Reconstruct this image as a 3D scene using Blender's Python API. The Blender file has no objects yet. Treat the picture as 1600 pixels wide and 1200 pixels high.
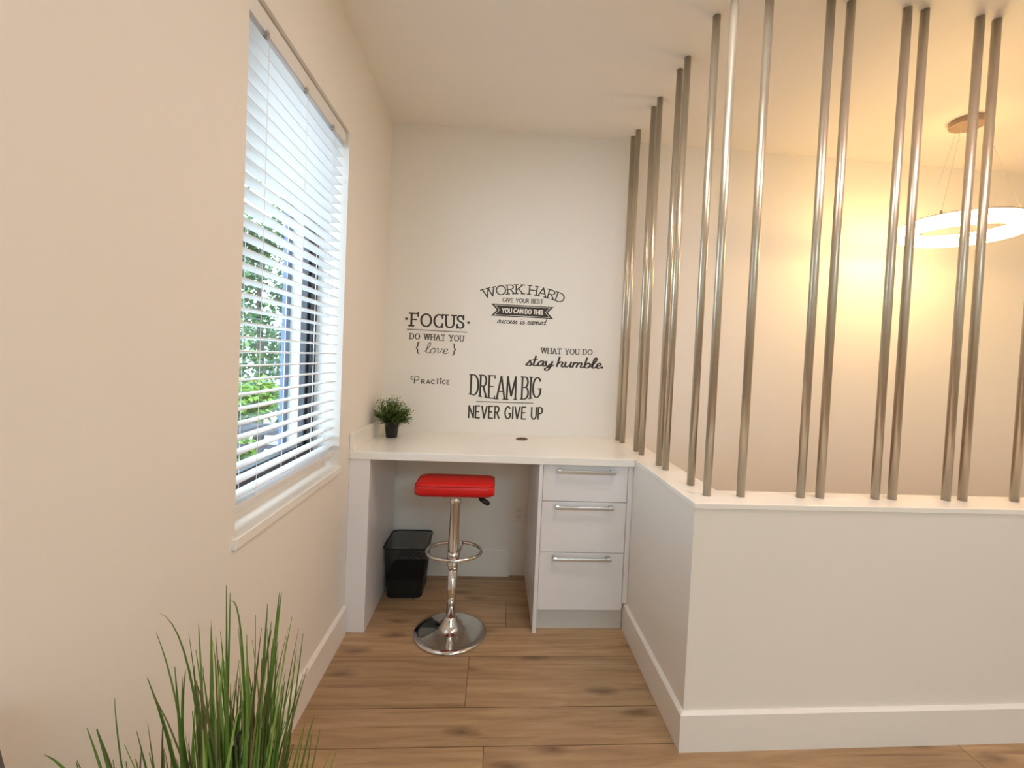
import bpy, bmesh, math, random
from mathutils import Vector, Matrix
sc = bpy.context.scene
COL = sc.collection
PI = math.pi
R = math.radians

# ---------------------------------------------------------------- camera
cam_d = bpy.data.cameras.new('camera')
cam = bpy.data.objects.new('camera', cam_d)
COL.objects.link(cam)
cam_d.sensor_fit = 'HORIZONTAL'
cam_d.sensor_width = 36.0
cam_d.lens = 15.75
cam_d.shift_x = -0.01527
cam_d.shift_y = -0.0127
cam_d.clip_start = 0.02
cam_d.clip_end = 200
rt = Vector((0.99647387, -0.07019526, 0.04596152))
up = Vector((-0.04394789, 0.02996683, 0.99858428))
fw = Vector((0.0714732, 0.99708305, -0.02677623))
M4 = Matrix((rt, up, -fw)).transposed().to_4x4()
M4.translation = Vector((0, 0, 1.4079))
cam.matrix_world = M4
sc.camera = cam

# ---------------------------------------------------------------- world, sun, fill lights, exposure
world = bpy.data.worlds.new('daylight')
sc.world = world
world.use_nodes = True
bg = world.node_tree.nodes['Background']
bg.inputs['Color'].default_value = (0.76, 0.92, 1.16, 1)
bg.inputs['Strength'].default_value = 8.2


def aim(o, d):
    o.rotation_euler = Vector(d).to_track_quat('-Z', 'Y').to_euler()


sun_d = bpy.data.lights.new('sun', 'SUN')
sun_d.energy = 7.0
sun_d.angle = R(1.0)
sun_d.color = (1.0, 0.95, 0.86)
sun = bpy.data.objects.new('sun', sun_d)
COL.objects.link(sun)
sun.location = (2, -6, 9)
aim(sun, (-0.22, 0.62, -0.76))


def area(name, loc, size, power, color, direction):
    d = bpy.data.lights.new(name, 'AREA')
    d.shape = 'RECTANGLE'
    d.size, d.size_y = size
    d.energy = power
    d.color = color
    o = bpy.data.objects.new(name, d)
    COL.objects.link(o)
    o.location = loc
    aim(o, direction)
    return o


# unseen main room light behind the camera, plus two added fills above the frame
area('ceiling_fill_light', (1.1, -2.7, 2.80), (1.4, 1.0), 78, (0.69, 0.95, 1.08), (0, 0, -1))
area('ceiling_fill_light', (1.6, 1.05, 2.81), (0.6, 0.5), 17, (1.0, 0.68, 0.60), (0, 0, -1))  # added warm fill for the ledge, desk and lower back wall
area('ceiling_fill_light', (0.6, 1.38, 2.81), (0.5, 0.4), 10, (1.0, 0.91, 0.84), (0, 0, -1))  # added fill making up for weaker window daylight in the nook

sc.view_settings.view_transform = 'Standard'
sc.view_settings.look = 'None'
sc.view_settings.exposure = 0.0
sc.view_settings.gamma = 1.0
sc.view_settings.use_curve_mapping = False
sc.cycles.use_denoising = True
sc.cycles.max_bounces = 12
sc.cycles.diffuse_bounces = 8
sc.cycles.transparent_max_bounces = 24
sc.cycles.caustics_reflective = False
sc.cycles.caustics_refractive = False
sc.cycles.sample_clamp_indirect = 6.0

# ---------------------------------------------------------------- materials


def lin(c):
    return tuple((x / 12.92 if x <= 0.04045 else ((x + 0.055) / 1.055) ** 2.4) for x in c)


def mat(name, color, rough=0.5, metal=0.0, bump=0.0, bscale=200.0, vary=0.0, vscale=6.0, coat=0.0, spec=0.5):
    """Principled material with a procedural tone variation and a fine procedural bump."""
    m = bpy.data.materials.new(name)
    m.use_nodes = True
    nt = m.node_tree
    b = nt.nodes['Principled BSDF']
    b.inputs['Base Color'].default_value = (*color, 1)
    b.inputs['Roughness'].default_value = rough
    b.inputs['Metallic'].default_value = metal
    b.inputs['Specular IOR Level'].default_value = spec
    if coat:
        b.inputs['Coat Weight'].default_value = coat
        b.inputs['Coat Roughness'].default_value = 0.05
    tc = nt.nodes.new('ShaderNodeTexCoord')
    if vary:
        n = nt.nodes.new('ShaderNodeTexNoise')
        n.inputs['Scale'].default_value = vscale
        n.inputs['Detail'].default_value = 4
        nt.links.new(tc.outputs['Object'], n.inputs['Vector'])
        mx = nt.nodes.new('ShaderNodeMix')
        mx.data_type = 'RGBA'
        mx.inputs[6].default_value = (*[c * (1 - vary) for c in color], 1)
        mx.inputs[7].default_value = (*[min(1, c * (1 + vary)) for c in color], 1)
        nt.links.new(n.outputs['Fac'], mx.inputs[0])
        nt.links.new(mx.outputs[2], b.inputs['Base Color'])
    if bump:
        n2 = nt.nodes.new('ShaderNodeTexNoise')
        n2.inputs['Scale'].default_value = bscale
        nt.links.new(tc.outputs['Object'], n2.inputs['Vector'])
        bp = nt.nodes.new('ShaderNodeBump')
        bp.inputs['Strength'].default_value = bump
        bp.inputs['Distance'].default_value = 0.002
        nt.links.new(n2.outputs['Fac'], bp.inputs['Height'])
        nt.links.new(bp.outputs['Normal'], b.inputs['Normal'])
    return m


def wood_mat():
    m = bpy.data.materials.new('oak_planks')
    m.use_nodes = True
    nt = m.node_tree
    L = nt.links.new
    b = nt.nodes['Principled BSDF']
    b.inputs['Roughness'].default_value = 0.42
    tc = nt.nodes.new('ShaderNodeTexCoord')
    at = nt.nodes.new('ShaderNodeAttribute')
    at.attribute_name = 'plank_tone'
    sep = nt.nodes.new('ShaderNodeSeparateColor')
    L(at.outputs['Color'], sep.inputs[0])
    # shift the grain pattern from plank to plank
    comb = nt.nodes.new('ShaderNodeCombineXYZ')
    mul = nt.nodes.new('ShaderNodeMath'); mul.operation = 'MULTIPLY'; mul.inputs[1].default_value = 37.0
    L(sep.outputs[1], mul.inputs[0]); L(mul.outputs[0], comb.inputs[0]); L(mul.outputs[0], comb.inputs[1])
    add = nt.nodes.new('ShaderNodeVectorMath'); add.operation = 'ADD'
    L(tc.outputs['Object'], add.inputs[0]); L(comb.outputs[0], add.inputs[1])
    mp = nt.nodes.new('ShaderNodeMapping')
    mp.inputs['Scale'].default_value = (1.5, 16.0, 1.0)
    L(add.outputs[0], mp.inputs['Vector'])
    n1 = nt.nodes.new('ShaderNodeTexNoise'); n1.inputs['Scale'].default_value = 1.6; n1.inputs['Detail'].default_value = 8
    n1.inputs['Roughness'].default_value = 0.62; n1.inputs['Distortion'].default_value = 0.5
    L(mp.outputs[0], n1.inputs['Vector'])
    cr = nt.nodes.new('ShaderNodeValToRGB')
    e = cr.color_ramp.elements
    e[0].position = 0.31; e[0].color = (*WOOD[0], 1)
    e[1].position = 0.69; e[1].color = (*WOOD[2], 1)
    k = e.new(0.5); k.color = (*WOOD[1], 1)
    L(n1.outputs['Fac'], cr.inputs[0])
    # knots and cracks
    mp2 = nt.nodes.new('ShaderNodeMapping'); mp2.inputs['Scale'].default_value = (2.3, 6.5, 1.0)
    L(add.outputs[0], mp2.inputs['Vector'])
    vo = nt.nodes.new('ShaderNodeTexVoronoi'); vo.inputs['Scale'].default_value = 1.0; vo.voronoi_dimensions = '2D'
    n3 = nt.nodes.new('ShaderNodeTexNoise'); n3.inputs['Scale'].default_value = 5.0
    L(mp2.outputs[0], n3.inputs['Vector'])
    mixv = nt.nodes.new('ShaderNodeMix'); mixv.data_type = 'VECTOR'; mixv.inputs[0].default_value = 0.16
    L(mp2.outputs[0], mixv.inputs[4]); L(n3.outputs['Color'], mixv.inputs[5]); L(mixv.outputs[1], vo.inputs['Vector'])
    kr = nt.nodes.new('ShaderNodeValToRGB')
    ke = kr.color_ramp.elements
    ke[0].position = 0.015; ke[0].color = (1, 1, 1, 1)
    ke[1].position = 0.17; ke[1].color = (0, 0, 0, 1)
    L(vo.outputs['Distance'], kr.inputs[0])
    # long thin cracks
    mp3 = nt.nodes.new('ShaderNodeMapping'); mp3.inputs['Scale'].default_value = (1.2, 30.0, 1.0)
    L(add.outputs[0], mp3.inputs['Vector'])
    n4 = nt.nodes.new('ShaderNodeTexNoise'); n4.inputs['Scale'].default_value = 1.5; n4.inputs['Detail'].default_value = 3
    L(mp3.outputs[0], n4.inputs['Vector'])
    cr4 = nt.nodes.new('ShaderNodeValToRGB')
    c4 = cr4.color_ramp.elements
    c4[0].position = 0.60; c4[0].color = (0, 0, 0, 1); c4[1].position = 0.72; c4[1].color = (0.55, 0.55, 0.55, 1)
    L(n4.outputs['Fac'], cr4.inputs[0])
    mxx = nt.nodes.new('ShaderNodeMath'); mxx.operation = 'MAXIMUM'
    L(kr.outputs[0], mxx.inputs[0]); L(cr4.outputs[0], mxx.inputs[1])
    fk = nt.nodes.new('ShaderNodeMath'); fk.operation = 'MULTIPLY'; fk.inputs[1].default_value = 0.62
    L(mxx.outputs[0], fk.inputs[0])
    kn = nt.nodes.new('ShaderNodeMix'); kn.data_type = 'RGBA'
    L(fk.outputs[0], kn.inputs[0]); L(cr.outputs[0], kn.inputs[6]); kn.inputs[7].default_value = (*lin((0.30, 0.20, 0.12)), 1)
    hs = nt.nodes.new('ShaderNodeHueSaturation')
    L(kn.outputs[2], hs.inputs['Color'])
    mr = nt.nodes.new('ShaderNodeMapRange'); mr.inputs[3].default_value = 0.86; mr.inputs[4].default_value = 1.12
    L(sep.outputs[0], mr.inputs[0]); L(mr.outputs[0], hs.inputs['Value'])
    L(hs.outputs[0], b.inputs['Base Color'])
    bp = nt.nodes.new('ShaderNodeBump'); bp.inputs['Strength'].default_value = 0.12; bp.inputs['Distance'].default_value = 0.002
    L(n1.outputs['Fac'], bp.inputs['Height']); L(bp.outputs[0], b.inputs['Normal'])
    return m


WOOD = [lin((0.60, 0.475, 0.345)), lin((0.69, 0.56, 0.42)), lin((0.75, 0.625, 0.485))]


def emit_mat(name, color, strength):
    m = bpy.data.materials.new(name)
    m.use_nodes = True
    nt = m.node_tree
    b = nt.nodes['Principled BSDF']
    b.inputs['Base Color'].default_value = (*color, 1)
    b.inputs['Emission Color'].default_value = (*color, 1)
    b.inputs['Emission Strength'].default_value = strength
    return m


def glass_mat():
    m = bpy.data.materials.new('window_glass')
    m.use_nodes = True
    nt = m.node_tree
    nt.nodes.remove(nt.nodes['Principled BSDF'])
    out = nt.nodes['Material Output']
    tr = nt.nodes.new('ShaderNodeBsdfTransparent'); tr.inputs[0].default_value = (0.93, 0.97, 0.95, 1)
    gl = nt.nodes.new('ShaderNodeBsdfGlossy'); gl.inputs['Roughness'].default_value = 0.02
    lw_ = nt.nodes.new('ShaderNodeLayerWeight'); lw_.inputs[0].default_value = 0.5
    pw = nt.nodes.new('ShaderNodeMath'); pw.operation = 'POWER'; pw.inputs[1].default_value = 4.0
    nt.links.new(lw_.outputs['Facing'], pw.inputs[0])
    fr = nt.nodes.new('ShaderNodeMath'); fr.operation = 'MULTIPLY_ADD'; fr.inputs[1].default_value = 0.4; fr.inputs[2].default_value = 0.03
    nt.links.new(pw.outputs[0], fr.inputs[0])
    mx = nt.nodes.new('ShaderNodeMixShader')
    nt.links.new(fr.outputs[0], mx.inputs[0]); nt.links.new(tr.outputs[0], mx.inputs[1]); nt.links.new(gl.outputs[0], mx.inputs[2])
    nt.links.new(mx.outputs[0], out.inputs[0])
    return m


def mesh_mat(name):
    """Woven wire: a procedural grid of holes."""
    m = bpy.data.materials.new(name)
    m.use_nodes = True
    nt = m.node_tree
    L = nt.links.new
    out = nt.nodes['Material Output']
    b = nt.nodes['Principled BSDF']
    b.inputs['Base Color'].default_value = (0.012, 0.011, 0.011, 1)
    b.inputs['Metallic'].default_value = 0.3
    b.inputs['Roughness'].default_value = 0.5
    tc = nt.nodes.new('ShaderNodeTexCoord')
    sp = nt.nodes.new('ShaderNodeSeparateXYZ'); L(tc.outputs['Object'], sp.inputs[0])
    a1 = nt.nodes.new('ShaderNodeMath'); a1.operation = 'ADD'; L(sp.outputs[0], a1.inputs[0]); L(sp.outputs[1], a1.inputs[1])

    def holes(src):
        s = nt.nodes.new('ShaderNodeMath'); s.operation = 'MULTIPLY'; s.inputs[1].default_value = 1 / 0.0030; L(src, s.inputs[0])
        f = nt.nodes.new('ShaderNodeMath'); f.operation = 'FRACT'; L(s.outputs[0], f.inputs[0])
        g = nt.nodes.new('ShaderNodeMath'); g.operation = 'GREATER_THAN'; g.inputs[1].default_value = 0.32; L(f.outputs[0], g.inputs[0])
        return g.outputs[0]
    mm = nt.nodes.new('ShaderNodeMath'); mm.operation = 'MULTIPLY'
    L(holes(a1.outputs[0]), mm.inputs[0]); L(holes(sp.outputs[2]), mm.inputs[1])
    tr = nt.nodes.new('ShaderNodeBsdfTransparent')
    mx = nt.nodes.new('ShaderNodeMixShader')
    L(mm.outputs[0], mx.inputs[0]); L(b.outputs[0], mx.inputs[1]); L(tr.outputs[0], mx.inputs[2]); L(mx.outputs[0], out.inputs[0])
    return m


def leaf_mat(name, c0, c1, rough=0.5, trans=0.15, scale=30.0):
    m = bpy.data.materials.new(name)
    m.use_nodes = True
    nt = m.node_tree
    b = nt.nodes['Principled BSDF']
    b.inputs['Roughness'].default_value = rough
    at = nt.nodes.new('ShaderNodeAttribute'); at.attribute_name = 'tone'
    sep = nt.nodes.new('ShaderNodeSeparateColor'); nt.links.new(at.outputs['Color'], sep.inputs[0])
    mx = nt.nodes.new('ShaderNodeMix'); mx.data_type = 'RGBA'
    nt.links.new(sep.outputs[0], mx.inputs[0])
    mx.inputs[6].default_value = (*c0, 1); mx.inputs[7].default_value = (*c1, 1)
    nt.links.new(mx.outputs[2], b.inputs['Base Color'])
    tl = nt.nodes.new('ShaderNodeBsdfTranslucent'); nt.links.new(mx.outputs[2], tl.inputs[0])
    ms = nt.nodes.new('ShaderNodeMixShader'); ms.inputs[0].default_value = trans
    nt.links.new(b.outputs[0], ms.inputs[1]); nt.links.new(tl.outputs[0], ms.inputs[2])
    nt.links.new(ms.outputs[0], nt.nodes['Material Output'].inputs[0])
    return m


WALL = mat('wall_paint', (0.80, 0.765, 0.71), 0.6, bump=0.06, bscale=350, vary=0.012, vscale=2)
CEIL = mat('ceiling_paint', (0.87, 0.835, 0.78), 0.55, bump=0.06, bscale=300, vary=0.012, vscale=2)
TRIMP = mat('trim_paint', (0.83, 0.80, 0.755), 0.4, vary=0.01)
QUARTZ = mat('white_quartz', (0.86, 0.84, 0.79), 0.16, vary=0.012, vscale=14)
CAB = mat('white_laminate', (0.80, 0.785, 0.80), 0.3, vary=0.008)
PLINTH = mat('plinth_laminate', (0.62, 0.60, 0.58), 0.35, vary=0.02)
ALU = mat('brushed_aluminium', (0.52, 0.475, 0.385), 0.30, 0.75, vary=0.08, vscale=60)
STEELH = mat('brushed_steel', (0.62, 0.60, 0.58), 0.28, 1.0, vary=0.05, vscale=50)
CHROME = mat('chrome', (0.78, 0.77, 0.75), 0.06, 1.0, vary=0.01)
REDL = mat('red_leather', lin((0.80, 0.055, 0.06)), 0.38, bump=0.25, bscale=380, vary=0.06, vscale=18)
REDS = mat('red_stitching', lin((0.55, 0.03, 0.04)), 0.6, vary=0.05)
BLACKP = mat('black_plastic', (0.012, 0.011, 0.011), 0.4, vary=0.1)
BLACKW = mat('black_wire', (0.010, 0.010, 0.010), 0.45, 0.3, vary=0.1)
WIRE = mesh_mat('black_wire_mesh')
FRAMEB = mat('black_window_frame', (0.018, 0.018, 0.022), 0.4, vary=0.05)
BLIND = mat('white_blind', (0.76, 0.75, 0.74), 0.35, vary=0.01)
CORD = mat('white_cord', (0.85, 0.83, 0.82), 0.7, vary=0.02)
EXTB = mat('outside_blue_trim', (0.07, 0.11, 0.24), 0.6, vary=0.05)
GLASS = glass_mat()
INK = mat('black_vinyl', lin((0.21, 0.18, 0.155)), 0.6, vary=0.06, vscale=40)
INKW = mat('white_vinyl', (0.80, 0.76, 0.70), 0.6, vary=0.02)
BRONZE = mat('bronze_grommet', lin((0.42, 0.33, 0.26)), 0.4, 0.4, vary=0.08)
GOLD = mat('champagne_metal', lin((0.62, 0.53, 0.46)), 0.35, 0.3, vary=0.05)
LED = emit_mat('led_diffuser', (1.0, 0.66, 0.28), 34.0)
GRASS = leaf_mat('grass_blade', lin((0.30, 0.43, 0.15)), lin((0.62, 0.74, 0.38)), 0.45, 0.15)
GRASSD = leaf_mat('dry_grass_blade', lin((0.40, 0.36, 0.24)), lin((0.50, 0.48, 0.30)), 0.5, 0.1)
HERB = leaf_mat('small_leaf', lin((0.20, 0.30, 0.09)), lin((0.60, 0.70, 0.32)), 0.5, 0.1)
TREEL = leaf_mat('tree_leaf', (0.020, 0.060, 0.024), (0.10, 0.19, 0.05), 0.5, 0.3)
TREEY = leaf_mat('bright_leaf', (0.08, 0.18, 0.022), (0.24, 0.38, 0.04), 0.5, 0.35)
BARK = mat('bark', (0.045, 0.036, 0.03), 0.9, vary=0.2, vscale=12)
GROUND = mat('pale_gravel', (0.30, 0.28, 0.26), 0.9, bump=0.3, bscale=40, vary=0.1, vscale=3)
RAILM = mat('dark_painted_wood', (0.014, 0.014, 0.022), 0.6, vary=0.08)
GREYF = mat('grey_fabric', lin((0.36, 0.33, 0.34)), 0.9, bump=0.4, bscale=500, vary=0.1, vscale=60)
SOIL = mat('dark_soil', lin((0.14, 0.11, 0.08)), 0.95, bump=0.5, bscale=80, vary=0.2, vscale=30)
GAP = mat('plank_gap', lin((0.30, 0.22, 0.15)), 0.8, vary=0.05)
OUTLET = mat('outlet_plastic', (0.76, 0.73, 0.68), 0.4, vary=0.01)

# ---------------------------------------------------------------- mesh helpers


def obj(name, bm, m, parent=None, smooth=False, loc=None, bevel=0.0, bseg=2):
    me = bpy.data.meshes.new(name)
    bmesh.ops.recalc_face_normals(bm, faces=bm.faces[:])
    bm.to_mesh(me)
    bm.free()
    for mm in (m if isinstance(m, (list, tuple)) else [m]):
        me.materials.append(mm)
    if smooth:
        for p in me.polygons:
            p.use_smooth = True
    o = bpy.data.objects.new(name, me)
    COL.objects.link(o)
    if parent is not None:
        o.parent = parent
    if loc is not None:
        o.location = loc
    if bevel:
        md = o.modifiers.new('bevel', 'BEVEL')
        md.width = bevel
        md.segments = bseg
        md.limit_method = 'ANGLE'
        md.angle_limit = R(40)
    return o


def tag(o, label, cat, group=None):
    o['label'] = label
    o['category'] = cat
    if group:
        o['group'] = group
    return o


def thing(name, label, cat, loc=(0, 0, 0), group=None, rotz=0.0):
    o = bpy.data.objects.new(name, None)
    o.empty_display_size = 0.05
    COL.objects.link(o)
    o.location = loc
    o.rotation_euler = (0, 0, rotz)
    return tag(o, label, cat, group)


def struct(name, bm, m, parent=None, **k):
    o = obj(name, bm, m, parent, **k)
    if parent is None:
        o['kind'] = 'structure'
    return o


def box(bm, x0, x1, y0, y1, z0, z1):
    v = [bm.verts.new(p) for p in ((x0, y0, z0), (x1, y0, z0), (x1, y1, z0), (x0, y1, z0),
                                   (x0, y0, z1), (x1, y0, z1), (x1, y1, z1), (x0, y1, z1))]
    for f in ((0, 3, 2, 1), (4, 5, 6, 7), (0, 1, 5, 4), (1, 2, 6, 5), (2, 3, 7, 6), (3, 0, 4, 7)):
        bm.faces.new([v[i] for i in f])
    return bm


def B(*a):
    return box(bmesh.new(), *a)


def prism(bm, pts, z0, z1):
    """Vertical prism over a plan polygon."""
    lo = [bm.verts.new((x, y, z0)) for x, y in pts]
    hi = [bm.verts.new((x, y, z1)) for x, y in pts]
    n = len(pts)
    bm.faces.new(lo[::-1])
    bm.faces.new(hi)
    for i in range(n):
        bm.faces.new([lo[i], lo[(i + 1) % n], hi[(i + 1) % n], hi[i]])
    return bm


def lathe(bm, prof, n=40, center=(0, 0), cap=True):
    rings = []
    for r, z in prof:
        rings.append([bm.verts.new((center[0] + r * math.cos(2 * PI * i / n), center[1] + r * math.sin(2 * PI * i / n), z)) for i in range(n)])
    for a, b in zip(rings, rings[1:]):
        for i in range(n):
            bm.faces.new([a[i], a[(i + 1) % n], b[(i + 1) % n], b[i]])
    if cap:
        bm.faces.new(rings[0][::-1])
        bm.faces.new(rings[-1])
    return bm


def tube(bm, pts, r, n=10, closed=False, radii=None):
    pts = [Vector(p) for p in pts]
    rings = []
    N = len(pts)
    ref = None
    for i, p in enumerate(pts):
        if closed:
            t = pts[(i + 1) % N] - pts[i - 1]
        else:
            t = pts[min(i + 1, N - 1)] - pts[max(i - 1, 0)]
        t.normalize()
        if ref is None:
            ref = Vector((0, 0, 1)) if abs(t.z) < 0.9 else Vector((1, 0, 0))
        a = (ref - t * ref.dot(t)).normalized()
        ref = a
        b = t.cross(a)
        rr = radii[i] if radii else r
        rings.append([bm.verts.new(p + a * rr * math.cos(2 * PI * k / n) + b * rr * math.sin(2 * PI * k / n)) for k in range(n)])
    M = N if closed else N - 1
    for i in range(M):
        a, b = rings[i], rings[(i + 1) % N]
        for k in range(n):
            bm.faces.new([a[k], a[(k + 1) % n], b[(k + 1) % n], b[k]])
    if not closed:
        bm.faces.new(rings[0][::-1])
        bm.faces.new(rings[-1])
    return bm


def rrect(w, d, r, n=6):
    """Plan outline of a rounded rectangle centred at the origin."""
    out = []
    for cx, cy, a0 in ((w / 2 - r, d / 2 - r, 0), (-w / 2 + r, d / 2 - r, 90), (-w / 2 + r, -d / 2 + r, 180), (w / 2 - r, -d / 2 + r, 270)):
        for i in range(n + 1):
            a = R(a0 + 90 * i / n)
            out.append((cx + r * math.cos(a), cy + r * math.sin(a)))
    return out


def loft(bm, loops, cap0=True, cap1=True):
    rings = [[bm.verts.new(p) for p in lp] for lp in loops]
    n = len(rings[0])
    for a, b in zip(rings, rings[1:]):
        for i in range(n):
            bm.faces.new([a[i], a[(i + 1) % n], b[(i + 1) % n], b[i]])
    if cap0:
        bm.faces.new(rings[0][::-1])
    if cap1:
        bm.faces.new(rings[-1])
    return bm


# ---------------------------------------------------------------- the room
XL = -0.701          # left wall face
D = 2.8674           # back wall face
HC = 2.8328          # ceiling
XR = 3.80            # right wall face
YB = -3.45           # rear wall face
HD = 0.914           # worktop / ledge height
XB = 0.742           # half wall, face towards the desk nook
YC = 1.563           # half wall, face towards the main room
HT = 0.165           # half wall thickness
SL = 0.012           # slight skew of the half wall's long run
WY0, WY1, WZ0, WZ1 = 1.282, 2.103, 0.872, 2.391   # window opening
WT = 0.235           # outer wall thickness

# floor: planks running along X
rnd = random.Random(4)
ys = [2.561, 2.31, 2.077, 1.769, 1.587]
y = 2.561
while y < D:
    y += 0.25
    ys.insert(0, y)
y = 1.587
while y > YB:
    y -= 0.235
    ys.append(y)
joints = {2.561: [0.115], 2.077: [-0.064], 1.769: [1.05], 1.587: [0.016]}
fb = bmesh.new()
lay = fb.loops.layers.color.new('plank_tone')
g = 0.0012
for i in range(len(ys) - 1):
    y1, y0 = min(ys[i], D), max(ys[i + 1], YB)
    if y1 <= y0:
        continue
    xs = joints.get(ys[i])
    if xs is None:
        xs = [rnd.uniform(-0.6, 1.2)]
    x = xs[0]
    cuts = [x]
    while cuts[-1] < XR:
        cuts.append(cuts[-1] + 1.82)
    while cuts[0] > XL:
        cuts.insert(0, cuts[0] - 1.82)
    for x0, x1 in zip(cuts, cuts[1:]):
        x0, x1 = max(x0, XL), min(x1, XR)
        if x1 - x0 < 0.02:
            continue
        f = fb.faces.new([fb.verts.new(p) for p in ((x0 + g, y0 + g, 0), (x1 - g, y0 + g, 0), (x1 - g, y1 - g, 0), (x0 + g, y1 - g, 0))])
        c = (rnd.random(), rnd.random(), rnd.random(), 1)
        for lp in f.loops:
            lp[lay] = c
nf = len(fb.faces)
box(fb, XL, XR, YB, D, -0.08, -0.0015)
fb.faces.ensure_lookup_table()
for f in fb.faces[nf:]:
    f.material_index = 1
floor = struct('floor', fb, [wood_mat(), GAP])

struct('ceiling', B(XL - WT, XR + 0.15, YB - 0.15, D + 0.15, HC, HC + 0.2), CEIL)
struct('wall_back', B(XL - WT, XR + 0.15, D, D + 0.15, -0.08, HC), WALL)
struct('wall_right', B(XR, XR + 0.15, YB, D, -0.08, HC), WALL)
struct('wall_rear', B(XL - WT, XR + 0.15, YB - 0.15, YB, -0.08, HC), WALL)

# left wall with the window opening: four blocks of one mesh
lw = bmesh.new()
box(lw, XL - WT, XL, YB, WY0, -0.08, HC)
box(lw, XL - WT, XL, WY1, D, -0.08, HC)
box(lw, XL - WT, XL, WY0, WY1, -0.08, WZ0)
box(lw, XL - WT, XL, WY0, WY1, WZ1, HC)
struct('wall_left', lw, WALL)

# L-shaped half wall
P0 = (XB, D); P1 = (XB, YC); P2 = (XR, YC + SL * (XR - XB)); P3 = (XR, YC + HT + SL * (XR - XB)); P4 = (XB + HT, YC + HT); P5 = (XB + HT, D)
struct('wall_partition', prism(bmesh.new(), [P0, P1, P2, P3, P4, P5], 0, HD - 0.02), WALL)
e = 0.004
struct('trim_1', prism(bmesh.new(), [(XB - 0.001, D), (XB - 0.001, YC - e), (XR, YC - e + SL * (XR - XB)), (XR, P3[1] + e), (XB + HT + e, YC + HT + e), (XB + HT + e, D)], HD - 0.02, HD), QUARTZ, bevel=0.002)

# baseboards (chamfered top edge)
BT, BH = 0.016, 0.145


def board(bm, p, q, nrm, h=BH, t=BT):
    p, q, nrm = Vector((*p, 0)), Vector((*q, 0)), Vector((*nrm, 0))
    prof = [(0, 0), (t, 0), (t, h - 0.008), (t - 0.008, h), (0, h)]
    loops = [[s + nrm * a + Vector((0, 0, b)) for a, b in prof] for s in (p, q)]
    return loft(bm, loops)


struct('baseboard_left', board(bmesh.new(), (XL, YB), (XL, 2.246), (1, 0)), TRIMP)
bp_ = bmesh.new()
# the two runs meet in a mitre at the outer corner
d2 = Vector((1, SL)).normalized()
prof = [(0, 0), (BT, 0), (BT, BH - 0.008), (BT - 0.008, BH), (0, BH)]
l0 = [Vector((XB - a, 2.298, b)) for a, b in prof]
l1 = [Vector((XB - a, YC - a, b)) for a, b in prof]
l2 = [Vector((XR, YC + SL * (XR - XB) - a, b)) for a, b in prof]
loft(bp_, [l0, l1, l2])
struct('baseboard_partition', bp_, TRIMP)
struct('baseboard_back', board(bmesh.new(), (-0.60, D), (0.144, D), (0, -1), 0.175), TRIMP)

# window sill board, kerb and window unit
sill = B(XL - 0.10, XL + 0.012, WY0 - 0.012, WY1 + 0.016, WZ0 - 0.028, WZ0 + 0.004)
struct('trim_2', sill, QUARTZ, bevel=0.003)
struct('trim_3', B(XL - 0.19, XL - 0.072, WY0, WY1, WZ0 + 0.004, WZ0 + 0.040), WALL)
FX1 = XL - 0.118; FX0 = XL - 0.165         # frame depth range
fz0, fz1 = WZ0 + 0.040, WZ1
win = bpy.data.objects.new('window_1', None)
COL.objects.link(win)
win.location = (FX0, (WY0 + WY1) / 2, fz0)
win['kind'] = 'structure'


def wpart(name, bm, m, **k):
    o = obj(name, bm, m, win, **k)
    o.matrix_parent_inverse = Matrix.Translation(-win.location)
    return o


fr = bmesh.new()
fwid = 0.05
box(fr, FX0, FX1, WY0, WY0 + fwid, fz0, fz1)
box(fr, FX0, FX1, WY1 - fwid, WY1, fz0, fz1)
box(fr, FX0, FX1, WY0 + fwid, WY1 - fwid, fz0, fz0 + fwid)
box(fr, FX0, FX1, WY0 + fwid, WY1 - fwid, fz1 - fwid, fz1)
wpart('window_frame', fr, FRAMEB, bevel=0.002)
sa = bmesh.new()
s0, s1 = WY0 + fwid, WY1 - fwid
box(sa, FX0 + 0.006, FX1 - 0.014, s0, s0 + 0.02, fz0 + fwid, fz1 - fwid)
box(sa, FX0 + 0.006, FX1 - 0.014, s1 - 0.02, s1, fz0 + fwid, fz1 - fwid)
box(sa, FX0 + 0.006, FX1 - 0.014, s0 + 0.02, s1 - 0.02, fz0 + fwid, fz0 + fwid + 0.025)
box(sa, FX0 + 0.006, FX1 - 0.014, s0 + 0.02, s1 - 0.02, fz1 - fwid - 0.025, fz1 - fwid)
wpart('sash', sa, FRAMEB, bevel=0.002)
wpart('glass_pane', B(FX0 + 0.012, FX0 + 0.016, s0 + 0.018, s1 - 0.018, fz0 + fwid + 0.02, fz1 - fwid - 0.02), GLASS)
# trim board round the opening outside
ex = bmesh.new()
XO = XL - WT
box(ex, XO - 0.02, XO, WY1 - 0.035, WY1 + 0.07, WZ0 - 0.09, WZ1 + 0.07)
box(ex, XO - 0.02, XO, WY0 - 0.07, WY0, WZ0 - 0.09, WZ1 + 0.07)
box(ex, XO - 0.02, XO, WY0, WY1 - 0.035, WZ1, WZ1 + 0.07)
box(ex, XO - 0.02, XO, WY0, WY1 - 0.035, WZ0 - 0.09, WZ0)
wpart('outer_trim', ex, EXTB)

# ---------------------------------------------------------------- venetian blind
bl = thing('venetian_blind', 'white horizontal slatted blind hanging in the window on the left wall', 'blind', (XL - 0.045, (WY0 + WY1) / 2, WZ1))


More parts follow.
